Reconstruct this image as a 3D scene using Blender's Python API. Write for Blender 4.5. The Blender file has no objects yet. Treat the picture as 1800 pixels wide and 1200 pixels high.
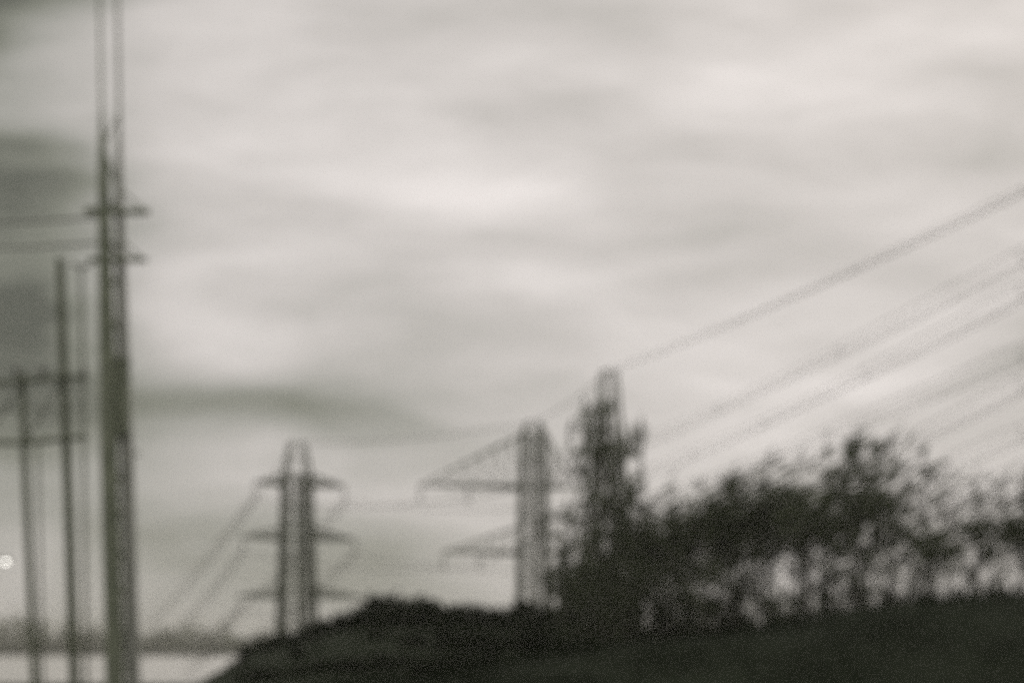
import bpy, math, random
import numpy as np
from mathutils import Vector, Matrix

C = bpy.context.scene
COL = C.collection
random.seed(7)
rng = np.random.default_rng(11)

# ------------------------------------------------------------------ camera
CZ = 6.0                 # eye height above the water
F = 2500.0               # focal length in photo pixels (50 mm on 36 mm)
HOR = 1130.0             # photo row of the horizon
cam_d = bpy.data.cameras.new('camera')
cam = bpy.data.objects.new('camera', cam_d)
COL.objects.link(cam)
cam.location = (0, 0, CZ)
cam.rotation_euler = (math.radians(90), 0, 0)
cam_d.lens = 50.0
cam_d.sensor_width = 36.0
cam_d.shift_y = (HOR - 600) / 1800.0
cam_d.clip_start = 0.1
cam_d.clip_end = 9000
cam_d.dof.use_dof = True            # everything lies behind the plane of focus
cam_d.dof.focus_distance = 3.0
cam_d.dof.aperture_fstop = 1.6
C.camera = cam
C.render.resolution_x = 1024
C.render.resolution_y = 682


def at(px, py, Y):
    return Vector(((px - 900) / F * Y, Y, CZ + (HOR - py) / F * Y))


# ------------------------------------------------------------------ view + engine
C.view_settings.view_transform = 'Standard'
C.view_settings.look = 'None'
C.view_settings.exposure = 0.0
C.view_settings.gamma = 1.0
C.render.engine = 'CYCLES'
C.cycles.use_denoising = False      # leave the sensor-like grain in
C.cycles.use_adaptive_sampling = True
C.cycles.adaptive_threshold = 0.05
C.cycles.adaptive_min_samples = 40
C.cycles.max_bounces = 6
C.cycles.diffuse_bounces = 2
C.cycles.glossy_bounces = 2
C.cycles.transparent_max_bounces = 8
C.cycles.volume_bounces = 1
C.cycles.pixel_filter_type = 'BLACKMAN_HARRIS'
C.cycles.filter_width = 1.5

# ------------------------------------------------------------------ sky
SUN_EL, SUN_AZ = math.radians(38), math.radians(25)
W = bpy.data.worlds.new('World')
C.world = W
W.use_nodes = True
nt = W.node_tree
N, L = nt.nodes, nt.links
for n in list(N):
    N.remove(n)


def nd(t, **kw):
    n = N.new(t)
    for k, v in kw.items():
        setattr(n, k, v)
    return n


def mth(op, a, b=None, clamp=False):
    n = nd('ShaderNodeMath', operation=op, use_clamp=clamp)
    for i, s in enumerate((a, b)):
        if s is None:
            continue
        if isinstance(s, (int, float)):
            n.inputs[i].default_value = s
        else:
            L.new(s, n.inputs[i])
    return n.outputs[0]


tc = nd('ShaderNodeTexCoord')
sep = nd('ShaderNodeSeparateXYZ')
L.new(tc.outputs['Generated'], sep.inputs[0])
yy = mth('MAXIMUM', sep.outputs['Y'], 0.06)
u = mth('DIVIDE', sep.outputs['X'], yy)
v = mth('DIVIDE', sep.outputs['Z'], yy)
uv = nd('ShaderNodeCombineXYZ')
L.new(u, uv.inputs[0]); L.new(v, uv.inputs[1])
# wind-drawn streaks warp the cloud edges
mp = nd('ShaderNodeMapping')
mp.inputs['Scale'].default_value = (3.0, 9.0, 1)
mp.inputs['Rotation'].default_value = (0, 0, math.radians(-14))
L.new(uv.outputs[0], mp.inputs[0])
ns = nd('ShaderNodeTexNoise')
ns.inputs['Scale'].default_value = 1.6
ns.inputs['Detail'].default_value = 3.0
ns.inputs['Roughness'].default_value = 0.45
L.new(mp.outputs[0], ns.inputs['Vector'])
wsub = nd('ShaderNodeVectorMath', operation='SUBTRACT')
L.new(ns.outputs['Color'], wsub.inputs[0]); wsub.inputs[1].default_value = (.5, .5, .5)
wsc = nd('ShaderNodeVectorMath', operation='MULTIPLY')
L.new(wsub.outputs[0], wsc.inputs[0]); wsc.inputs[1].default_value = (0.10, 0.05, 0)
wadd = nd('ShaderNodeVectorMath', operation='ADD')
L.new(uv.outputs[0], wadd.inputs[0]); L.new(wsc.outputs[0], wadd.inputs[1])

# cloud banks: (column, row, half width, half height, tilt deg, brightness)
BANKS = [
    (-60, 0, 250, 130, 0, -.33), (-60, 420, 220, 420, 0, -.26), (10, 290, 190, 110, 0, -.12), (30, 560, 200, 150, 0, -.08),
    (90, 720, 210, 120, 0, -.05), (110, 140, 150, 75, 0, .14), (340, 690, 320, 110, 0, -.13), (420, 700, 420, 150, 0, -.06), (50, 640, 150, 170, 0, -.12), (0, 300, 190, 110, 0, -.05), (360, 770, 300, 60, 0, -.03),
    (560, 730, 240, 60, 0, -.17), (60, 430, 170, 190, 0, -.10),
    (350, 575, 135, 62, -3, .20), (420, 825, 150, 55, 0, .21), (480, 90, 120, 60, 0, .04),
    (540, 280, 200, 60, 8, .07), (850, 335, 110, 45, -4, .13), (700, 560, 130, 110, 0, -.05),
    (1400, 130, 210, 62, -6, .13), (1000, 120, 260, 70, 6, .06), (1190, 215, 150, 40, 0, .06),
    (960, 478, 190, 38, 6, .10), (1040, 405, 220, 32, 5, -.05), (1330, 465, 250, 45, 10, -.09),
    (1220, 560, 190, 45, 6, .07), (1740, 200, 130, 130, 20, -.09), (1700, 560, 160, 45, 18, .12),
    (1500, 390, 170, 30, 12, .06), (300, 0, 240, 60, 0, -.09), (700, 60, 170, 80, 0, -.03),
    (1060, 590, 160, 36, 4, .05), (1700, 420, 170, 26, 20, .06), (1620, 450, 220, 24, 20, -.07),
    (1750, 640, 170, 24, 18, -.10), (1500, 680, 220, 28, 16, .07), (1790, 20, 160, 60, 0, .03),
    (620, 860, 150, 50, 0, .05), (150, 900, 260, 110, 0, -.10), (300, 1090, 420, 80, 0, -.16), (200, 960, 420, 130, 0, -.12), (560, 980, 240, 120, 0, -.16), (760, 760, 160, 60, 0, -.06),
    (40, 1000, 60, 70, 0, .12), (300, 250, 90, 200, 0, .05), (760, 1000, 300, 60, 4, -.05),
]
acc = None
for (px, py, sx, sy, rot, amp) in BANKS:
    m = nd('ShaderNodeMapping', vector_type='TEXTURE')
    m.inputs['Location'].default_value = ((px - 900) / F, (HOR - py) / F, 0)
    m.inputs['Rotation'].default_value = (0, 0, math.radians(rot))
    m.inputs['Scale'].default_value = (sx / F, sy / F, 1)
    L.new(wadd.outputs[0], m.inputs[0])
    dp = nd('ShaderNodeVectorMath', operation='DOT_PRODUCT')
    L.new(m.outputs[0], dp.inputs[0]); L.new(m.outputs[0], dp.inputs[1])
    e = mth('EXPONENT', mth('MULTIPLY', dp.outputs['Value'], -0.7))
    e = mth('MULTIPLY', e, amp)
    acc = e if acc is None else mth('ADD', acc, e)
# soft background variation, everywhere in the sky
n2 = nd('ShaderNodeTexNoise')
n2.inputs['Scale'].default_value = 2.4
n2.inputs['Detail'].default_value = 4.0
m2 = nd('ShaderNodeMapping'); m2.inputs['Scale'].default_value = (1.2, 1.2, 4.0)
m2.inputs['Rotation'].default_value = (0, math.radians(-8), 0)
L.new(tc.outputs['Generated'], m2.inputs[0]); L.new(m2.outputs[0], n2.inputs['Vector'])
acc = mth('ADD', acc, mth('MULTIPLY', mth('SUBTRACT', n2.outputs['Fac'], 0.5), 0.16))
n3 = nd('ShaderNodeTexNoise')
n3.inputs['Scale'].default_value = 4.2
n3.inputs['Detail'].default_value = 5.0
n3.inputs['Roughness'].default_value = 0.55
m3 = nd('ShaderNodeMapping'); m3.inputs['Scale'].default_value = (1.1, 4.2, 1)
m3.inputs['Rotation'].default_value = (0, 0, math.radians(-10))
L.new(wadd.outputs[0], m3.inputs[0]); L.new(m3.outputs[0], n3.inputs['Vector'])
acc = mth('ADD', acc, mth('MULTIPLY', mth('SUBTRACT', n3.outputs['Fac'], 0.5), 0.62))
BASE = 0.64
lum = mth('MINIMUM', mth('MAXIMUM', mth('ADD', acc, BASE), 0.10), 0.84)
# cloud tint runs from a green grey in thick cloud to a warm white in thin cloud
ramp = nd('ShaderNodeValToRGB')
cr = ramp.color_ramp
cr.elements[0].position = 0.10; cr.elements[0].color = (.102, .106, .084, 1)
cr.elements[1].position = 0.84; cr.elements[1].color = (.865, .812, .782, 1)
for p, c in ((.22, (.222, .226, .185)), (.36, (.368, .362, .325)), (.6, (.615, .580, .550))):
    el = cr.elements.new(p); el.color = (*c, 1)
L.new(lum, ramp.inputs[0])
sky = nd('ShaderNodeTexSky', sky_type='NISHITA')
sky.sun_disc = False
sky.sun_elevation = SUN_EL
sky.sun_rotation = SUN_AZ
sky.air_density = 1.0; sky.dust_density = 4.0
bsky = nd('ShaderNodeBackground'); bsky.inputs['Strength'].default_value = 0.06
L.new(sky.outputs[0], bsky.inputs['Color'])
bcl = nd('ShaderNodeBackground'); bcl.inputs['Strength'].default_value = 1.0
L.new(ramp.outputs[0], bcl.inputs['Color'])
mx = nd('ShaderNodeMixShader'); mx.inputs[0].default_value = 0.96
L.new(bsky.outputs[0], mx.inputs[1]); L.new(bcl.outputs[0], mx.inputs[2])
wo = nd('ShaderNodeOutputWorld')
L.new(mx.outputs[0], wo.inputs['Surface'])

sd = bpy.data.lights.new('sun', 'SUN')
sd.energy = 0.5
sd.angle = math.radians(20)
sd.color = (1, .96, .9)
so = bpy.data.objects.new('sun', sd)
COL.objects.link(so)
# a veiled sun, high and behind the scene to the right
dirv = Vector((math.sin(SUN_AZ) * math.cos(SUN_EL), math.cos(SUN_AZ) * math.cos(SUN_EL), math.sin(SUN_EL)))
so.rotation_euler = dirv.to_track_quat('Z', 'Y').to_euler()


# ------------------------------------------------------------------ materials
def mat(name, c1, c2=None, rough=.9, scale=3.0, metal=0.0, bump=0.0, detail=6, spec=.3, rnd=0.0, stretch=(1, 1, 1), fine=0.0):
    m = bpy.data.materials.new(name)
    m.use_nodes = True
    t = m.node_tree
    b = t.nodes['Principled BSDF']
    b.inputs['Roughness'].default_value = rough
    b.inputs['Metallic'].default_value = metal
    b.inputs['Specular IOR Level'].default_value = spec
    c2 = c2 or tuple(x * .6 for x in c1)
    tc_ = t.nodes.new('ShaderNodeTexCoord')
    mp_ = t.nodes.new('ShaderNodeMapping'); mp_.inputs['Scale'].default_value = stretch
    t.links.new(tc_.outputs['Object'], mp_.inputs[0])
    no = t.nodes.new('ShaderNodeTexNoise')
    no.inputs['Scale'].default_value = scale
    no.inputs['Detail'].default_value = detail
    t.links.new(mp_.outputs[0], no.inputs['Vector'])
    r = t.nodes.new('ShaderNodeValToRGB')
    r.color_ramp.elements[0].position = .32; r.color_ramp.elements[0].color = (*c2, 1)
    r.color_ramp.elements[1].position = .68; r.color_ramp.elements[1].color = (*c1, 1)
    t.links.new(no.outputs['Fac'], r.inputs[0])
    out = r.outputs[0]
    if rnd:
        oi = t.nodes.new('ShaderNodeObjectInfo')
        hs = t.nodes.new('ShaderNodeHueSaturation')
        mr = t.nodes.new('ShaderNodeMapRange')
        mr.inputs['To Min'].default_value = 1 - rnd; mr.inputs['To Max'].default_value = 1 + rnd
        t.links.new(oi.outputs['Random'], mr.inputs['Value'])
        t.links.new(mr.outputs[0], hs.inputs['Value'])
        t.links.new(out, hs.inputs['Color'])
        out = hs.outputs[0]
    t.links.new(out, b.inputs['Base Color'])
    if bump:
        bp = t.nodes.new('ShaderNodeBump')
        bp.inputs['Strength'].default_value = bump
        t.links.new(no.outputs['Fac'], bp.inputs['Height'])
        t.links.new(bp.outputs[0], b.inputs['Normal'])
    return m


M = {
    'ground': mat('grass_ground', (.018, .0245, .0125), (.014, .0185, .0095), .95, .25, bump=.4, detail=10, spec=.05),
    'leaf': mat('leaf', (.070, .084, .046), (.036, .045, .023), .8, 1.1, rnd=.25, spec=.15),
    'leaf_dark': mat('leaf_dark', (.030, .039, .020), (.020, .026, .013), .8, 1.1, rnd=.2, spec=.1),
    'leaf_far': mat('leaf_far', (.17, .19, .13), (.12, .135, .09), .9, .05, spec=.1),  # paler than the near leaves: distance haze put into the colour
    'bark': mat('bark', (.085, .080, .066), (.040, .038, .030), .95, 5, bump=.6, stretch=(1, 1, .2)),
    'steel': mat('galvanised_steel', (.12, .135, .092), (.075, .085, .058), .6, 2.5, metal=.3),
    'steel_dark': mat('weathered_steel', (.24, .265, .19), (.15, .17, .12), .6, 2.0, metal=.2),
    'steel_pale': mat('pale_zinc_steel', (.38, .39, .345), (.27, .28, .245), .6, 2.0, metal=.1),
    'wood': mat('creosoted_wood', (.19, .21, .15), (.11, .125, .085), .9, 3, bump=.3, stretch=(6, 6, .4)),
    'wire': mat('conductor', (.11, .11, .095), None, .6, 3, metal=.3),
    'glass': mat('insulator_glaze', (.07, .065, .05), None, .35, 3, spec=.5),
    'grass': mat('grass_blade', (.019, .0255, .0135), (.013, .017, .009), .8, .6, spec=.1),
}
mw = bpy.data.materials.new('lake_water')
mw.use_nodes = True
t = mw.node_tree
b = t.nodes['Principled BSDF']
b.inputs['Base Color'].default_value = (.62, .61, .57, 1)  # pale base colour stands in for sky reflected off the water
b.inputs['Roughness'].default_value = .35
b.inputs['Specular IOR Level'].default_value = .6
tc_ = t.nodes.new('ShaderNodeTexCoord')
mp_ = t.nodes.new('ShaderNodeMapping'); mp_.inputs['Scale'].default_value = (.25, .8, 1)
no = t.nodes.new('ShaderNodeTexNoise'); no.inputs['Scale'].default_value = 1.2; no.inputs['Detail'].default_value = 4
t.links.new(tc_.outputs['Object'], mp_.inputs[0]); t.links.new(mp_.outputs[0], no.inputs['Vector'])
bp = t.nodes.new('ShaderNodeBump'); bp.inputs['Strength'].default_value = .12
t.links.new(no.outputs['Fac'], bp.inputs['Height']); t.links.new(bp.outputs[0], b.inputs['Normal'])
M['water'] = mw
ml = bpy.data.materials.new('lit_lamp')
ml.use_nodes = True
ml.node_tree.nodes['Principled BSDF'].inputs['Emission Color'].default_value = (1, .97, .9, 1)
ml.node_tree.nodes['Principled BSDF'].inputs['Emission Strength'].default_value = 5
M['lamp'] = ml


# ------------------------------------------------------------------ mesh helpers
class MB:
    def __init__(s):
        s.v, s.f = [], []

    def add(s, vs, fs):
        o = len(s.v)
        s.v += [tuple(x) for x in vs]
        s.f += [tuple(o + i for i in f) for f in fs]

    def bar(s, a, b, w, w2=None, n=4, twist=0.0):
        """a straight member from a to b, n-sided, thickness w at a and w2 at b"""
        a, b = Vector(a), Vector(b)
        d = b - a
        if d.length < 1e-6:
            return
        w2 = w if w2 is None else w2
        d.normalize()
        up = Vector((0, 0, 1)) if abs(d.z) < .9 else Vector((0, 1, 0))
        p = d.cross(up).normalized(); q = d.cross(p)
        k = math.pi / n + twist
        vs = []
        for c, r in ((a, w), (b, w2)):
            rr = r / 2 * (1.414 if n == 4 else 1)
            for i in range(n):
                t = 2 * math.pi * i / n + k
                vs.append(c + p * math.cos(t) * rr + q * math.sin(t) * rr)
        fs = [(i, (i + 1) % n, n + (i + 1) % n, n + i) for i in range(n)]
        fs += [tuple(range(n))[::-1], tuple(range(n, 2 * n))]
        s.add(vs, fs)

    def tube(s, pts, r, n=6, r2=None):
        pts = [Vector(p) for p in pts]
        m = len(pts)
        vs = []
        for i, c in enumerate(pts):
            d = (pts[min(i + 1, m - 1)] - pts[max(i - 1, 0)]).normalized()
            up = Vector((0, 0, 1)) if abs(d.z) < .8 else Vector((0, 1, 0))
            p = d.cross(up).normalized(); q = d.cross(p)
            rr = r if r2 is None else r + (r2 - r) * i / (m - 1)
            for k in range(n):
                t = 2 * math.pi * k / n
                vs.append(c + p * math.cos(t) * rr + q * math.sin(t) * rr)
        fs = []
        for i in range(m - 1):
            for k in range(n):
                a, b_ = i * n + k, i * n + (k + 1) % n
                fs.append((a, b_, b_ + n, a + n))
        fs += [tuple(range(n))[::-1], tuple(range((m - 1) * n, m * n))]
        s.add(vs, fs)

    def box(s, c, d):
        x, y, z = c; a, b_, e = d[0] / 2, d[1] / 2, d[2] / 2
        vs = [(x + i * a, y + j * b_, z + k * e) for i in (-1, 1) for j in (-1, 1) for k in (-1, 1)]
        s.add(vs, [(0, 1, 3, 2), (4, 6, 7, 5), (0, 4, 5, 1), (2, 3, 7, 6), (0, 2, 6, 4), (1, 5, 7, 3)])

    def lathe(s, c, prof, n=10):
        c = Vector(c)
        vs = [c + Vector((r * math.cos(2 * math.pi * k / n), r * math.sin(2 * math.pi * k / n), z)) for (r, z) in prof for k in range(n)]
        fs = [(i * n + k, i * n + (k + 1) % n, (i + 1) * n + (k + 1) % n, (i + 1) * n + k) for i in range(len(prof) - 1) for k in range(n)]
        fs += [tuple(range(n))[::-1], tuple(range((len(prof) - 1) * n, len(prof) * n))]
        s.add(vs, fs)

    def mesh(s, name, m):
        me = bpy.data.meshes.new(name)
        me.from_pydata(s.v, [], s.f)
        me.materials.append(m)
        me.update()
        return me

    def build(s, name, m, parent=None):
        return link(name, s.mesh(name, m), parent)


def link(name, me, parent=None):
    o = bpy.data.objects.new(name, me)
    COL.objects.link(o)
    if parent is not None:
        o.parent = parent
    return o


def empty(name, loc, rz=0.0):
    o = bpy.data.objects.new(name, None)
    COL.objects.link(o)
    o.location = loc
    o.rotation_euler = (0, 0, rz)
    return o


def tag(o, label=None, cat=None, group=None, kind=None):
    for k, x in (('label', label), ('category', cat), ('group', group), ('kind', kind)):
        if x:
            o[k] = x
    return o


# ------------------------------------------------------------------ terrain
def interp(x, pts):
    return float(np.interp(x, [p[0] for p in pts], [p[1] for p in pts]))


def crest(Y, pts):
    return [((px - 900) / F * Y, CZ + (HOR - py) / F * Y) for px, py in pts]


Y1, Y2 = 42.0, 108.0
C1 = crest(Y1, [(-900, 1290), (200, 1262), (450, 1232), (620, 1205), (800, 1180), (980, 1152), (1330, 1101), (1600, 1064), (1800, 1039), (2300, 990), (4000, 900)])
C2 = crest(Y2, [(-2000, 1250), (330, 1232), (385, 1200), (450, 1150), (540, 1125), (640, 1100), (900, 1102), (980, 1132), (1060, 1150), (1300, 1122), (1500, 1096), (1800, 1052), (2300, 1000), (4000, 950)])
BASEP = [(-200, 5.0), (0, 4.4), (12, 4.35), (25, 4.0), (45, 3.2), (80, 2.2), (150, 1.2), (195, .5), (215, -1.5), (640, -3), (690, .3), (760, 5), (1100, 10), (3200, 14)]


def height(x, y):
    b0 = interp(y, BASEP)
    c1 = interp(x, C1); c2 = interp(x, C2)
    g1 = math.exp(-((y - Y1) / (11 if y < Y1 else 14)) ** 2)
    g2 = math.exp(-((y - Y2) / (22 if y < Y2 else 26)) ** 2)
    z = b0 + (c1 - b0) * g1 + max(0, c2 - b0) * g2
    if y < 140:
        z += .10 * math.sin(x * .7 + y * .3) * math.sin(y * .45 + 1.3) * min(1, max(0, (y - 8) / 20))
    return z


xs = sorted(set([round(x, 2) for x in np.concatenate([np.arange(-60, 80, 1.2), np.linspace(-2500, -60, 40), np.linspace(80, 2500, 40)])]))
ys = sorted(set([round(y, 2) for y in np.concatenate([np.arange(-60, 160, 1.5), np.linspace(160, 820, 60), np.linspace(820, 3200, 16)])]))
mb = MB()
mb.v = [(x, y, height(x, y)) for y in ys for x in xs]
nx = len(xs)
mb.f = [(j * nx + i, j * nx + i + 1, (j + 1) * nx + i + 1, (j + 1) * nx + i) for j in range(len(ys) - 1) for i in range(nx - 1)]
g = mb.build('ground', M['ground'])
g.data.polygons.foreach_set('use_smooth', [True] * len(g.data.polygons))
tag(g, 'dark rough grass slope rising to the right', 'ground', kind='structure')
mb = MB()
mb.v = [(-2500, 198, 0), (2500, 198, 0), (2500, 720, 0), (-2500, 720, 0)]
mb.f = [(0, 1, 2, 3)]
tag(mb.build('water', M['water']), 'lake water beyond the hill, coloured pale as reflected sky', 'water', kind='structure')


# ------------------------------------------------------------------ foliage
def leaf_mesh(name, centres, radii, count, size, m, seed, shell=.35, flat=.75, along=None, aspect=.62):
    """many small bent leaf sprays scattered through a set of ellipsoid clumps"""
    r = np.random.default_rng(seed)
    centres = np.array(centres, float); radii = np.array(radii, float)
    wgt = radii[:, 0] * radii[:, 1] * radii[:, 2]
    wgt = wgt ** .8; wgt /= wgt.sum()
    idx = r.choice(len(centres), count, p=wgt)
    d = r.normal(size=(count, 3)); d /= np.linalg.norm(d, axis=1)[:, None]
    rad = (shell + (1 - shell) * r.random(count)) ** .7 * (1 + .18 * r.normal(size=count))
    p = centres[idx] + d * rad[:, None] * radii[idx]
    a = r.normal(size=(count, 3)); a[:, 2] *= flat
    a /= np.linalg.norm(a, axis=1)[:, None]
    if along is not None:          # sprays drawn out by the wind, or hanging
        a = a * .38 + np.array(along)[None] * np.where(r.random(count) < .5, -1, 1)[:, None]
        a /= np.linalg.norm(a, axis=1)[:, None]
    b_ = np.cross(a, r.normal(size=(count, 3))); b_ /= np.linalg.norm(b_, axis=1)[:, None]
    s = size * (.5 + r.random(count))
    A = a * s[:, None]; B = b_ * (s * aspect)[:, None]
    vs = np.stack([p - A, p + B, p + A, p - B], 1).reshape(-1, 3)
    me = bpy.data.meshes.new(name)
    me.vertices.add(len(vs)); me.vertices.foreach_set('co', vs.ravel())
    me.loops.add(count * 4); me.loops.foreach_set('vertex_index', np.arange(count * 4, dtype=np.int32))
    me.polygons.add(count)
    me.polygons.foreach_set('loop_start', np.arange(0, count * 4, 4, dtype=np.int32))
    me.polygons.foreach_set('loop_total', np.full(count, 4, dtype=np.int32))
    me.materials.append(m)
    me.update(calc_edges=True); me.validate()
    return me


def trunk_and_clumps(h, spread, base, seed, nl=9, lean=.03):
    """tapered trunk with limbs; returns MB and clump centres at the limb ends"""
    r = random.Random(seed)
    mb = MB()
    pts = [Vector((math.sin(i * .9 + seed) * lean * h * .3 * i / 8, math.cos(i * 1.1 + seed) * lean * h * .3 * i / 8, h * .88 * i / 8)) for i in range(9)]
    mb.tube(pts, h * .018, 7, h * .004)
    cs, rs = [], []
    for k in range(nl):
        t = base + (1 - base) * (k + r.random() * .6) / nl * .92
        z = t * .88 * 8
        i = min(7, int(z)); p = pts[i].lerp(pts[i + 1], z - i)
        an = k * 2.4 + r.random()
        prof = math.sin(math.pi * min(1, (t - base) / (1 - base) * .85 + .18)) ** .7
        ln = spread * prof * (.55 + .5 * r.random())
        e = p + Vector((math.cos(an) * ln, math.sin(an) * ln, ln * (.25 + .4 * r.random())))
        mid = p.lerp(e, .5) + Vector((0, 0, -.04 * ln))
        mb.tube([p, mid, e], h * .0075 * (1.2 - t * .6), 5, h * .002)
        for q in range(2):
            c = p.lerp(e, .62 + .38 * q) + Vector((r.uniform(-.1, .1), r.uniform(-.1, .1), r.uniform(0, .12))) * spread
            cs.append(c); k2 = spread * r.uniform(.22, .42)
            k2 *= 1.5; rs.append((k2 * 1.3, k2 * 1.2, k2 * .85))
    cs.append(pts[-1]); rs.append((spread * .3, spread * .3, spread * .34))
    return mb, cs, rs


TREES = []     # (trunk mesh, crown mesh, height)
for s, (sp, base, nl, cnt) in enumerate([(4.6, .56, 11, 3000), (4.0, .58, 9, 2400), (5.0, .54, 12, 3300), (3.6, .58, 8, 1300), (4.4, .56, 10, 1500), (4.6, .54, 11, 620), (4.2, .55, 10, 460)]):
    mb, cs, rs = trunk_and_clumps(14, sp, base, 30 + s, nl)
    TREES.append((mb.mesh('trunk', M['bark']), leaf_mesh('crown', cs, rs, int(cnt * .21), .85, M['leaf'], 100 + s, shell=.0, along=(1, .15, .42), aspect=.15)))
mb, cs, rs = trunk_and_clumps(14, 1.7, .22, 77, 18, .015)
rp = random.Random(8)
cs, rs = [], []
for k in range(90):            # a blunt ivy-like column of foliage
    zz = 12.9 - 10.7 * rp.random() ** .8; an = rp.uniform(0, 6.28); d = rp.uniform(.2, 1.0) * (1.9 if zz < 12.2 else 1.3)
    cs.append((math.cos(an) * d, math.sin(an) * d, zz)); q = rp.uniform(.9, 1.5); rs.append((q, q, q * .9))
POPLAR = (mb.mesh('trunk', M['bark']), leaf_mesh('crown', cs, rs, 560, .62, M['leaf'], 131, shell=.0, along=(.12, 0, 1), aspect=.13))
SAPL = []
for s in range(2):
    mb, cs, rs = trunk_and_clumps(7, 1.9, .22, 90 + s, 8, .05)
    SAPL.append((mb.mesh('trunk', M['bark']), leaf_mesh('crown', cs, rs, 250, .42, M['leaf'], 150 + s, shell=.1, along=(.2, 0, 1), aspect=.16)))
BUSH = []
for s in range(4):
    r = random.Random(50 + s)
    cs, rs, mb = [], [], MB()
    for k in range(9):
        an = k * 2.4; d = r.uniform(.1, 1.15)
        c = Vector((math.cos(an) * d, math.sin(an) * d * .8, r.uniform(.55, 1.45) - d * .3))
        mb.tube([(0, 0, -.2), (c.x * .4, c.y * .4, c.z * .5), c], .05, 5, .015)
        k2 = r.uniform(.35, .62); cs.append(c); rs.append((k2 * 1.2, k2 * 1.2, k2))
        cs.append((c.x, c.y, .3)); rs.append((k2, k2, .4))
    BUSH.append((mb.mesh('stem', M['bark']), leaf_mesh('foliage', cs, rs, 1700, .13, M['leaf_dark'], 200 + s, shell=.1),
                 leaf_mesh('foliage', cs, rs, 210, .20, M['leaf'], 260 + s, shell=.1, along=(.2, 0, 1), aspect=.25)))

ORD = ['first', 'second', 'third', 'fourth', 'fifth', 'sixth', 'seventh', 'eighth', 'ninth', 'tenth', 'eleventh', 'twelfth',
       'thirteenth', 'fourteenth', 'fifteenth', 'sixteenth', 'seventeenth', 'eighteenth', 'nineteenth', 'twentieth',
       'twenty-first', 'twenty-second', 'twenty-third', 'twenty-fourth', 'twenty-fifth', 'twenty-sixth', 'twenty-seventh',
       'twenty-eighth', 'twenty-ninth', 'thirtieth', 'thirty-first', 'thirty-second', 'thirty-third', 'thirty-fourth', 'thirty-fifth', 'thirty-sixth']


def place(name, kind, px, Y, top, sc_xy, label, cat, group, parts=('trunk', 'crown'), h0=14.0, sink=.15, crown=1):
    """stand a plant of the given mesh pair so that its top reaches photo row `top`"""
    x = (px - 900) / F * Y
    z = height(x, Y) - sink
    hh = CZ + (HOR - top) / F * Y - z
    k = hh / h0
    o = empty(name, (x, Y, z), random.uniform(-.45, .45) if name in ('hillside_tree', 'poplar_tree') else random.uniform(0, 6.28))
    o.scale = (k * sc_xy, k * sc_xy, k)
    link(parts[0], kind[0], o)
    link(parts[1], kind[crown], o)
    tag(o, label, cat, group)
    return o


# hillside trees behind the near slope on the right: (column, top row, distance, width factor, kind)
HILL = [
    (1262, 806, 118, .60, 5), (1305, 788, 124, .60, 3), (1350, 776, 113, .58, 6), (1402, 760, 121, .62, 5),
    (1455, 742, 115, .60, 6), (1512, 722, 110, .58, 3), (1566, 712, 122, .60, 5), (1625, 745, 116, .52, 6),
    (1215, 872, 112, .72, 2), (1160, 886, 116, .76, 0), (1108, 896, 110, .7, 1), (1262, 838, 108, .8, 1),
    (1330, 838, 106, .85, 2), (1420, 828, 104, .9, 0), (1500, 832, 104, .8, 2),
    (1668, 790, 114, .60, 5), (1715, 806, 118, .55, 6), (1765, 800, 118, .60, 5), (1830, 780, 112, .6, 3),
    (1640, 905, 101, .85, 0), (1575, 880, 104, .7, 1), (1720, 890, 108, .9, 2), (1800, 885, 101, .9, 0), (1875, 850, 105, .9, 2),
    (1128, 806, 125, .5, 6), (1182, 812, 122, .55, 6), (985, 905, 128, .5, 6),
]
for i, (px, top, Y, w, k) in enumerate(sorted(HILL)):
    place('hillside_tree', TREES[k], px, Y, top, w,
          f'bare-trunked leafy tree, {ORD[i]} from the left of the wood on the right hillside', 'tree', 'trees of the hillside wood')
tag(place('poplar_tree', POPLAR, 1058, 122, 668, 1.0, 'tall narrow tree rising beside the nearest lattice pylon', 'tree', None), None)
place('slender_tree', TREES[3], 1012, 134, 905, .55, 'thin sparse tree between the nearest and middle pylons', 'tree', None)
# understory shrubs among the trunks
US = [(px, random.uniform(1008, 1030) - max(0, px - 1450) * .02) for px in range(1000, 1850, 52)]
for i, (px, top) in enumerate(US):
    place('understory_shrub', BUSH[i % 4], px + random.uniform(-12, 12), random.uniform(100, 116), top, .62 + .25 * random.random(),
          f'loose thin shrub under the hillside trees, {ORD[i]} from the left', 'shrub', 'shrubs under the hillside trees',
          ('stem', 'foliage'), 1.75, crown=2)
for i, px in enumerate([985, 1022, 1050, 1078, 1110, 1142, 1178, 1212, 1246, 1280, 1300, 1352, 1420, 1444, 1466, 1500, 1530, 1566, 1600, 1645, 1690, 1740, 1790, 1840]):
    place('sapling', SAPL[i % 2], px + random.uniform(-10, 10), random.uniform(103, 117), random.uniform(930, 965), .8,
          f'thin leafy sapling among the bare trunks of the wood, {ORD[i]} from the left', 'sapling', 'saplings among the bare trunks', h0=7.0)
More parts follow.
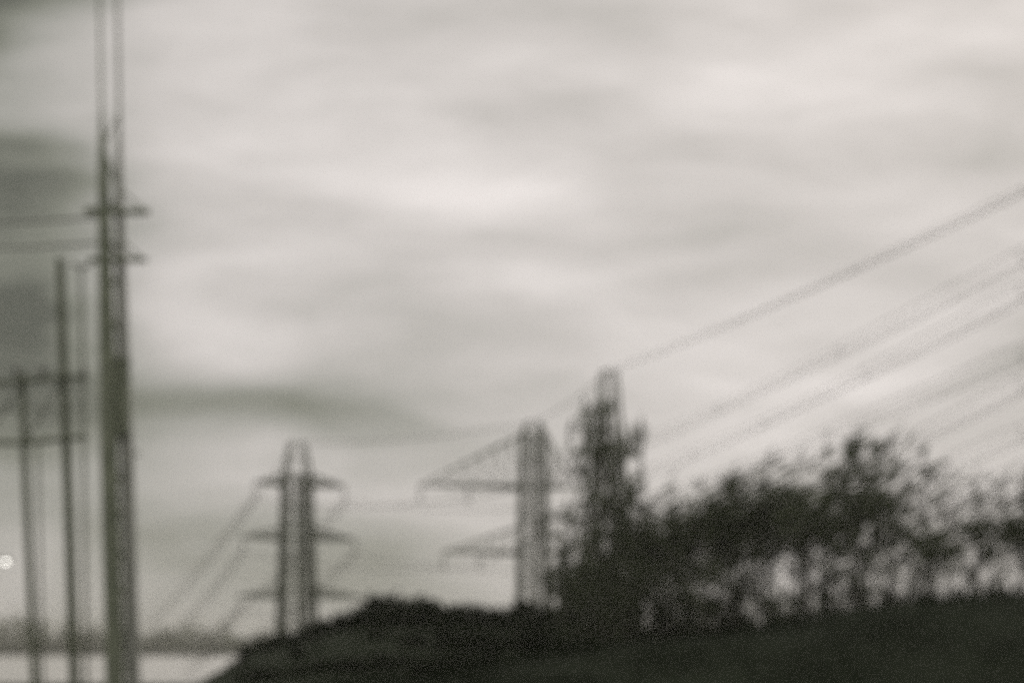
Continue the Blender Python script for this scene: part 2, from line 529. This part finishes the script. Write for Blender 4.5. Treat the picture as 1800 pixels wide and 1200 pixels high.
# thick dark bushes covering the rounded hill below the pylons
HB = [(385, 1188), (410, 1162), (438, 1132), (470, 1116), (505, 1106), (540, 1100), (575, 1086), (608, 1074), (640, 1062), (672, 1048),
      (706, 1042), (740, 1046), (768, 1052), (800, 1066), (832, 1060), (866, 1064), (900, 1062), (932, 1056), (965, 1066), (1000, 1078)]
for i, (px, top) in enumerate(HB):
    place('hill_bush', BUSH[i % 4], px, 108 + random.uniform(-4, 3), top - 4, 1.0,
          f'dense dark bush on the rounded hill crest, {ORD[i]} from the left', 'bush', 'dark bushes on the hill crest',
          ('stem', 'foliage'), 1.75)
for i in range(17):
    place('flank_bush', BUSH[(i + 2) % 4], 425 + i * 36 + random.uniform(-8, 8), 88 + random.uniform(-2, 2), 1178 - min(1, i / 6) * 34 + random.uniform(-5, 5), 1.2,
          f'low dark bush at the very foot of the rounded hill, {ORD[i]} from the left', 'bush', 'bushes at the foot of the hill', ('stem', 'foliage'), 1.75)
HB2 = [(395 + i * 33, 1172 - min(1, i / 8) * 68 + random.uniform(-6, 6)) for i in range(19)]
for i, (px, top) in enumerate(HB2):
    place('slope_bush', BUSH[(i + 1) % 4], px, 97 + random.uniform(-3, 3), top, 1.15,
          f'low dark bush on the near flank of the hill, {ORD[i]} from the left', 'bush', 'low bushes on the hill flank',
          ('stem', 'foliage'), 1.75)

# far wooded shore as one mass
cs, rs = [], []
r = random.Random(5)
for k in range(330):
    x = -420 + k * 2.2 + r.uniform(-3, 3)
    hgt = 13 + 3.0 * math.sin(x * .02 + 1) + 1.8 * math.sin(x * .071) + r.uniform(-3, 4.0)
    y = r.uniform(705, 735); z = height(x, y)
    w = r.uniform(3, 5.5)
    cs += [(x, y, z + hgt * .62), (x, y, z + hgt * .3)]
    rs += [(w, w, hgt * .4), (w, w, hgt * .35)]
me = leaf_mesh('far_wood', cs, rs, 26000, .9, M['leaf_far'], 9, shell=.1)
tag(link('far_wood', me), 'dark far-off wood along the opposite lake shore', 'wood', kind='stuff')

# rough grass on the near slope
nb = 60000
r = np.random.default_rng(3)
gx = r.uniform(-16, 26, nb); gy = r.uniform(20, 50, nb)
gz = np.array([height(a, b_) for a, b_ in zip(gx, gy)])
hh = r.uniform(.08, .30, nb) * (1 + .8 * np.sin(gx * 1.1) * np.sin(gy * .8))
an = r.uniform(0, 6.28, nb)
P = np.stack([gx, gy, gz - .02], 1)
D = np.stack([np.cos(an) * .014, np.sin(an) * .014, 0 * an], 1)
T = P + np.stack([np.sin(an) * hh * .4, np.cos(an) * hh * .4, hh + .02], 1)
vs = np.stack([P - D, P + D, T], 1).reshape(-1, 3)
me = bpy.data.meshes.new('grass')
me.vertices.add(len(vs)); me.vertices.foreach_set('co', vs.ravel())
me.loops.add(nb * 3); me.loops.foreach_set('vertex_index', np.arange(nb * 3, dtype=np.int32))
me.polygons.add(nb); me.polygons.foreach_set('loop_start', np.arange(0, nb * 3, 3, dtype=np.int32))
me.polygons.foreach_set('loop_total', np.full(nb, 3, dtype=np.int32))
me.materials.append(M['grass']); me.update(calc_edges=True)
tag(link('grass', me), 'rough dark grass on the near slope', 'grass', kind='stuff')


# ------------------------------------------------------------------ lattice pylons
def pylon(name, px, Y, peak, arms, base_w, top_w, rz, label, member=.22, hang=1.9):
    """arms: list of (row, left length m, right length m, row of the upper chord at the body).
    Returns the world positions of the wire clamps: {(level, side): point}, and the peak."""
    x = (px - 900) / F * Y
    z0 = height(x, Y) - .2
    root = empty(name, (x, Y, z0), rz)
    tag(root, label, 'pylon', 'lattice pylons of the power line')
    H = CZ + (HOR - peak) / F * Y - z0
    zs = lambda row: CZ + (HOR - row) / F * Y - z0
    shoulder = zs(arms[0][3])

    def half(z):
        if z < shoulder:
            return (base_w + (top_w - base_w) * (z / shoulder)) / 2
        return top_w / 2 * max(.6, 1 - .4 * (z - shoulder) / (H - shoulder))
    cor = [(-1, -1), (1, -1), (1, 1), (-1, 1)]
    for sx, sy in cor:
        mb = MB()
        mb.bar((sx * half(0), sy * half(0), 0), (sx * half(shoulder), sy * half(shoulder), shoulder), member * 1.7, member * 1.3)
        mb.box((sx * half(0), sy * half(0), .15), (.8, .8, .5))
        mb.build('leg', M['steel'], root)
    mb = MB()
    levels = [0.05]
    while levels[-1] < shoulder - .6:
        levels.append(min(shoulder, levels[-1] + 2.1 * half(levels[-1]) + .5))
    for a, b_ in zip(levels[:-1], levels[1:]):
        ha, hb = half(a), half(b_)
        for k in range(4):
            p, q = cor[k], cor[(k + 1) % 4]
            mb.bar((p[0] * ha, p[1] * ha, a), (q[0] * hb, q[1] * hb, b_), member * .32)
            mb.bar((q[0] * ha, q[1] * ha, a), (p[0] * hb, p[1] * hb, b_), member * .32)
            mb.bar((p[0] * hb, p[1] * hb, b_), (q[0] * hb, q[1] * hb, b_), member * .4)
    mb.build('bracing', M['steel'], root)
    mb = MB()
    for sx, sy in cor:
        mb.bar((sx * half(shoulder), sy * half(shoulder), shoulder), (sx * half(H), sy * half(H), H), member, member * .6)
    for f_ in (.5, .985):
        zz = shoulder + (H - shoulder) * f_; hz = half(zz)
        for k in range(4):
            p, q = cor[k], cor[(k + 1) % 4]
            mb.bar((p[0] * hz, p[1] * hz, zz), (q[0] * hz, q[1] * hz, zz), member * .25)
    mb.build('peak', M['steel'], root)
    mb = MB()
    mb.bar((.16, -half(0) * .9, .1), (.16, -half(shoulder), shoulder), .34)
    mb.bar((-.36, -half(0) * .9, .1), (-.36, -half(shoulder), shoulder), .34)
    zz = .6
    while zz < shoulder:
        yb = -half(0) * .9 + (-half(shoulder) + half(0) * .9) * zz / shoulder
        mb.bar((-.36, yb, zz), (.16, yb, zz), .06)
        zz += .45
    mb.build('ladder', M['steel'], root)
    clamps = {}
    R = Matrix.Rotation(rz, 4, 'Z')
    for lv, (row, ll, lr, urow) in enumerate(arms):
        zb, zu = zs(row), zs(urow)
        for side, ln in ((-1, ll), (1, lr)):
            if ln <= 0:
                continue
            mb = MB()
            hb, hu = half(zb), half(zu)
            tip = Vector((side * ln, 0, zb + .1))
            for sy in (-1, 1):
                mb.bar((side * hb, sy * hb, zb), tip, member * 1.15, member * .8)
                mb.bar((side * hu, sy * hu, zu), tip, member * .6, member * .4)
                nseg = max(3, int(ln / 1.8))
                pv = Vector((side * hb, sy * hb, zb))
                for j in range(1, nseg):
                    t_ = j / nseg
                    lo = Vector((side * hb, sy * hb, zb)).lerp(tip, t_)
                    up = Vector((side * hu, sy * hu, zu)).lerp(tip, t_)
                    mb.bar(pv, up, member * .2); mb.bar(up, lo, member * .2)
                    if sy == 1:
                        mb.bar(lo, (lo.x, -lo.y, lo.z), member * .4)
                    pv = lo
            arm = mb.build('crossarm', M['steel'], root)
            spots = [1.0] if ln < 9 else [1.0, .53]
            for s_ in spots:
                ip = Vector((side * (hb + (ln - hb) * s_), 0, zb + .1))
                ins = MB()
                prof = [(.05, 0)]
                nd_ = 9
                for j in range(nd_):
                    z_ = -.15 - (hang - .3) * j / nd_
                    prof += [(.06, z_), (.19, z_ - .06), (.06, z_ - .10)]
                prof.append((.05, -hang))
                ins.lathe(ip, prof[::-1], 8)
                ins.box(ip + Vector((0, 0, -hang)), (.35, .5, .14))
                ins.build('insulator', M['glass'], arm)
                if s_ == 1.0:
                    clamps[(lv, side)] = root.location + R @ (ip + Vector((0, 0, -hang)))
    clamps['top'] = root.location + Vector((0, 0, H))
    return clamps


PA = pylon('lattice_pylon', 522, 180, 778,
           [(852, 5.3, 6.2, 834), (946, 6.9, 7.6, 928), (1049, 7.4, 8.6, 1032)], 4.4, 2.9, .38,
           'leftmost lattice pylon with three pairs of crossarms above the dark hill', .36)
PB = pylon('lattice_pylon', 937, 159, 742,
           [(856, 12.6, 5.0, 764), (972, 10.0, 6.0, 925)], 3.4, 2.4, .12,
           'middle lattice pylon with long crossarms sloping down to the left', .30)
PC = pylon('lattice_pylon', 1070, 129, 652,
           [(800, 3.6, 3.2, 778), (914, 6.6, 7.4, 880), (1048, 6.0, 7.6, 1018)], 4.0, 1.9, .30,
           'tallest lattice pylon standing in the narrow tree at the centre right', .30)


def wire(a, b_, sag, label, r=.055, n=28, group='overhead wires of the power line', bundle=0.0):
    a, b_ = Vector(a), Vector(b_)
    pts = []
    for i in range(n + 1):
        t_ = i / n
        p = a.lerp(b_, t_)
        p.z -= 4 * sag * t_ * (1 - t_)
        pts.append(p)
    mb = MB()
    c = (a + b_) / 2
    if bundle:
        # a bundle of thin sub-conductors held apart by spacers
        d = (b_ - a); side = Vector((d.y, -d.x, 0)).normalized()
        offs = [side * sx * bundle + Vector((0, 0, sz * bundle)) for sx, sz in ((-.8, .2), (.8, .9), (.3, -.9))]
        for q in offs:
            mb.tube([p - c + q * (1 + .25 * math.sin(i * .5)) for i, p in enumerate(pts)], r * .36, 5)
        for p in pts[4:-1:4]:
            for i in range(3):
                mb.bar(p - c + offs[i], p - c + offs[(i + 1) % 3], .02)
    else:
        mb.tube([p - c for p in pts], r, 6)
    o = mb.build('overhead_wire', M['wire'])
    o.location = c
    return tag(o, label, 'wire', group)


LV = ['top', 'middle', 'bottom']
# leftmost pylon and on, down to the left across the lake
for (lv, side, ex, ey) in [(0, -1, 150, 1085), (1, -1, 170, 1110), (2, -1, 250, 1122), (0, 1, 260, 1085), (1, 1, 270, 1108), (2, 1, 330, 1122)]:
    wire(PA[(lv, side)], at(ex, ey, 620), 13.0,
         f'wire falling away to the lower left from the {LV[lv]} {"left" if side < 0 else "right"} arm of the leftmost pylon', .16, bundle=.5)
wire(PA['top'], at(190, 1070, 620), 9.0, 'earth wire falling to the lower left from the tip of the leftmost pylon', .05)
# leftmost to middle
for (lv, side, l2) in [(0, -1, 0), (1, -1, 1), (0, 1, 0), (1, 1, 1)]:
    wire(PA[(lv, side)], PB[(l2, side)], .9, f'wire from the {LV[lv]} {"left" if side < 0 else "right"} arm of the leftmost pylon to the middle pylon', .05)
wire(PA['top'], PB['top'], .7, 'earth wire between the tips of the leftmost and middle pylons', .05)
for side in (-1, 1):
    wire(PA[(2, side)], PC[(2, side)], 1.0, f'wire from the lowest {"left" if side < 0 else "right"} arm of the leftmost pylon to the tallest pylon', .05)
# middle to tallest
for lv in (0, 1):
    for side in (-1, 1):
        wire(PB[(lv, side)], PC[(lv, side)], .6, f'wire from the {LV[lv]} {"left" if side < 0 else "right"} arm of the middle pylon to the tallest pylon', .05)
wire(PB['top'], PC['top'], .5, 'earth wire between the tips of the middle and tallest pylons', .05)
# tallest pylon and on over the right edge: the row where each crosses the right edge
for (key, row, lab, r_) in [('top', 330, 'highest wire, rising from the tip of the tallest pylon to the right edge', .075),
                            ((0, 1), 478, 'wire rising from the top right arm of the tallest pylon to the right edge', .06),
                            ((0, -1), 418, 'wire rising from the top left arm of the tallest pylon to the right edge', .05),
                            ((1, 1), 640, 'wire rising from the middle right arm of the tallest pylon over the wood', .06),
                            ((1, -1), 585, 'wire rising from the middle left arm of the tallest pylon over the wood', .05),
                            ((2, 1), 790, 'wire rising from the bottom right arm of the tallest pylon through the wood', .06),
                            ((2, -1), 725, 'wire rising from the bottom left arm of the tallest pylon through the wood', .05)]:
    a = PC[key]
    e = at(1800, row, 62)
    d = e - a
    e.z += 1.0 if key == 'top' else .2; end = a + (e - a) * 1.75
    wire(a, end, 1.2, lab, r_ * (.62 if key == 'top' else 1), bundle=.13 if key == 'top' else .36)

# ------------------------------------------------------------------ double-post frame at the left edge
YH = 46.0


def lean_pole(mb, p0, p1, r0, r1, n=10):
    pts = [p0.lerp(p1, i / 6) for i in range(7)]
    mb.tube(pts, r0, n, r1)


fr = empty('timber_frame_pole', (at(110, 1200, YH).x, YH, 0), 0)
tag(fr, 'twin-post timber line support with two long crossbars at the left edge', 'utility pole')
o0 = fr.location


def on_frame(name, pts, r, r2, n=10, m='wood', parent=fr):
    mb = MB()
    mb.tube([p - o0 for p in pts], r, n, r2)
    return mb.build(name, M[m], parent)


def ground_pt(px, Y, px_slope=0):
    x = (px - 900) / F * Y
    return Vector((x, Y, height(x, Y) - .4))


fr_z = ground_pt(132, YH).z
on_frame('post', [ground_pt(133, YH), at(121, 900, YH), at(112, 660, YH), at(106, 455, YH)], .17, .13)
on_frame('post', [ground_pt(64, YH), at(50, 960, YH), at(43, 800, YH), at(40, 655, YH)], .13, .10)
on_frame('crossbar', [at(-120, 684, YH - .3), at(0, 674, YH - .3), at(60, 668, YH - .3), at(110, 662, YH - .3), at(153, 664, YH - .3)], .085, .08, 8)
on_frame('crossbar', [at(-120, 772, YH - .3), at(0, 778, YH - .3), at(60, 777, YH - .3), at(110, 771, YH - .3), at(153, 767, YH - .3)], .085, .08, 8)
on_frame('rail', [at(-120, 722, YH + .25), at(150, 716, YH + .25)], .025, .025, 6)
for px in (-60, 28, 75, 148):
    mb = MB()
    c = at(px, 668, YH - .3) - o0
    mb.lathe(c, [(.03, .05), (.035, .2), (.09, .22), (.09, .27), (.05, .29), (.08, .32), (.07, .38), (.03, .42)], 8)
    mb.build('insulator', M['glass'], fr)
mb = MB()
mb.bar(at(43, 778, YH - .15) - o0, at(112, 664, YH - .15) - o0, .05)
mb.bar(at(-30, 778, YH - .15) - o0, at(40, 672, YH - .15) - o0, .05)
mb.build('brace', M['steel'], fr)

# slim posts farther back
for (px0, px1, top, Y, r_, lab) in [(152, 143, 470, 74, .10, 'slim grey post just left of the thick steel mast'),
                                    (76, 66, 775, 80, .10, 'slim grey post behind the left timber frame, between its two posts'),
                                    (238, 232, 800, 88, .09, 'faint slim post just right of the thick steel mast')]:
    b0 = ground_pt(px0, Y)
    root = empty('slim_post', b0, 0)
    mb = MB(); tp = at(px1, top, Y) - b0
    mb.tube([Vector((0, 0, 0)), tp * .5, tp], r_, 8, r_ * .7)
    mb.build('post', M['steel'], root)
    mb = MB(); mb.box(tp + Vector((0, 0, .05)), (.9, .12, .12))
    for k in (-.38, .38):
        mb.lathe(tp + Vector((k, 0, .1)), [(.05, 0), (.08, .08), (.05, .16), (.06, .22)], 8)
    mb.build('top_bracket', M['steel'], root)
    tag(root, lab, 'post', 'slim posts beyond the mast')

# ------------------------------------------------------------------ tall steel mast
YM = 44.0
mz = ground_pt(208, YM)
mast = empty('steel_mast', mz, 0)
tag(mast, 'tall thick steel mast running past the top of the view at the left', 'mast')
s = F / YM


def mp3(px, py, dy=0.0):
    p = at(px, py, YM); p.y += dy
    return p - mz


bot = mz.z
py_b = HOR + (CZ - bot) * F / YM
mb = MB()       # broad channel
rows = [(py_b, 203, 26), (1100, 200, 25), (800, 192, 24), (560, 187, 22), (300, 182, 15), (190, 178, 4), (-260, 171, 3)]
for (a, b_) in zip(rows[:-1], rows[1:]):
    mb.bar(mp3(a[1], a[0]), mp3(b_[1], b_[0]), a[2] / s, b_[2] / s)
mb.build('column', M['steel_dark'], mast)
mb = MB()       # lighter channel behind, to its right
rows2 = [(py_b, 229, 22), (1100, 224, 21), (800, 216, 20), (560, 208, 17), (300, 202, 11), (200, 203, 5), (-260, 196, 4)]
for (a, b_) in zip(rows2[:-1], rows2[1:]):
    mb.bar(mp3(a[1], a[0], .45), mp3(b_[1], b_[0], .45), a[2] / s, b_[2] / s)
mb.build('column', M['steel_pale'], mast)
mb = MB()
rr = np.arange(190, py_b, 68)
for k, y in enumerate(rr[:-1]):
    xa = np.interp(y, [r_[0] for r_ in rows[::-1]], [r_[1] for r_ in rows[::-1]]); xb = np.interp(y + 68, [r_[0] for r_ in rows2[::-1]], [r_[1] for r_ in rows2[::-1]])
    xa2 = np.interp(y + 68, [r_[0] for r_ in rows[::-1]], [r_[1] for r_ in rows[::-1]]); xb2 = np.interp(y, [r_[0] for r_ in rows2[::-1]], [r_[1] for r_ in rows2[::-1]])
    if k % 2:
        mb.bar(mp3(xa, y), mp3(xb, y + 68, .45), .055)
    else:
        mb.bar(mp3(xb2, y, .45), mp3(xa2, y + 68), .055)
mb.build('lacing', M['steel_dark'], mast)
mb = MB()       # side cabinet bolted between the channels
c = mp3(206, 700, .2)
mb.box(c, (.62, .30, 2.3)); mb.box(c + Vector((0, -.17, 0)), (.50, .05, 2.0)); mb.box(c + Vector((0, 0, 1.2)), (.70, .40, .08))
mb.build('cabinet', M['steel_dark'], mast)
for (row, l, r_, th, tl) in [(371, 150, 262, .20, 4), (457, 158, 258, .17, -3)]:
    mb = MB()
    mb.bar(mp3(l, row), mp3(r_, row + tl * .4), th, th * .7)
    mb.bar(mp3(r_ - 6, row), mp3(206, row - 42), .06)
    arm = mb.build('crossarm', M['steel_dark'], mast)
mb = MB()
mb.lathe(Vector((0.02, 0, .2)), [(.55, -.3), (.55, .25), (.48, .32)], 12)
mb.build('footing', mat('mast_concrete', (.25, .25, .23)), mast)
for (ra, rb, lab) in [(382, 386, 'upper thin wire running left from the steel mast to the left edge'),
                      (427, 428, 'lower thin wire running left from the steel mast to the left edge')]:
    wire(at(180, ra, YM), at(-700, rb - 30, YM + 10), .5, lab, .035, 16, 'wires tied to the steel mast')

# ------------------------------------------------------------------ lit lamp at the left edge
YL = 70.0
lb = ground_pt(-32, YL)
lamp = empty('street_lamp', lb, 0)
tag(lamp, 'lit lamp on a thin post, a white point at the left edge', 'lamp')
tp = at(-32, 980, YL) - lb
mb = MB(); mb.tube([Vector((0, 0, 0)), tp * .5, tp], .07, 8, .045); mb.build('post', M['steel'], lamp)
hp = at(10, 985, YL) - lb
mb = MB(); mb.tube([tp, tp + Vector((.2, 0, .22)), hp + Vector((-.35, 0, .12)), hp + Vector((.1, 0, .10))], .035, 6); mb.build('bracket', M['steel'], lamp)
mb = MB(); mb.box(hp + Vector((0, 0, .07)), (.5, .22, .1)); head = mb.build('lamp_head', M['steel'], lamp)
mb = MB(); mb.lathe(hp + Vector((0, 0, -.10)), [(.03, -.02), (.08, 0), (.10, .05), (.09, .10), (.05, .118)], 10); mb.build('bulb', M['lamp'], head)

# ------------------------------------------------------------------ haze
mb = MB()
mb.box((0, 1500, 24), (5600, 3500, 56))
hz = mb.mesh('haze', bpy.data.materials.new('haze_air'))
hm = hz.materials[0]
hm.use_nodes = True
for n in list(hm.node_tree.nodes):
    hm.node_tree.nodes.remove(n)
pv = hm.node_tree.nodes.new('ShaderNodeVolumePrincipled')
pv.inputs['Color'].default_value = (.92, .91, .84, 1)
pv.inputs['Density'].default_value = 0.00032
pv.inputs['Anisotropy'].default_value = 0.2
ho = hm.node_tree.nodes.new('ShaderNodeOutputMaterial')
hm.node_tree.links.new(pv.outputs[0], ho.inputs['Volume'])
tag(link('haze', hz), 'thin pale haze in the air', 'haze', kind='stuff')
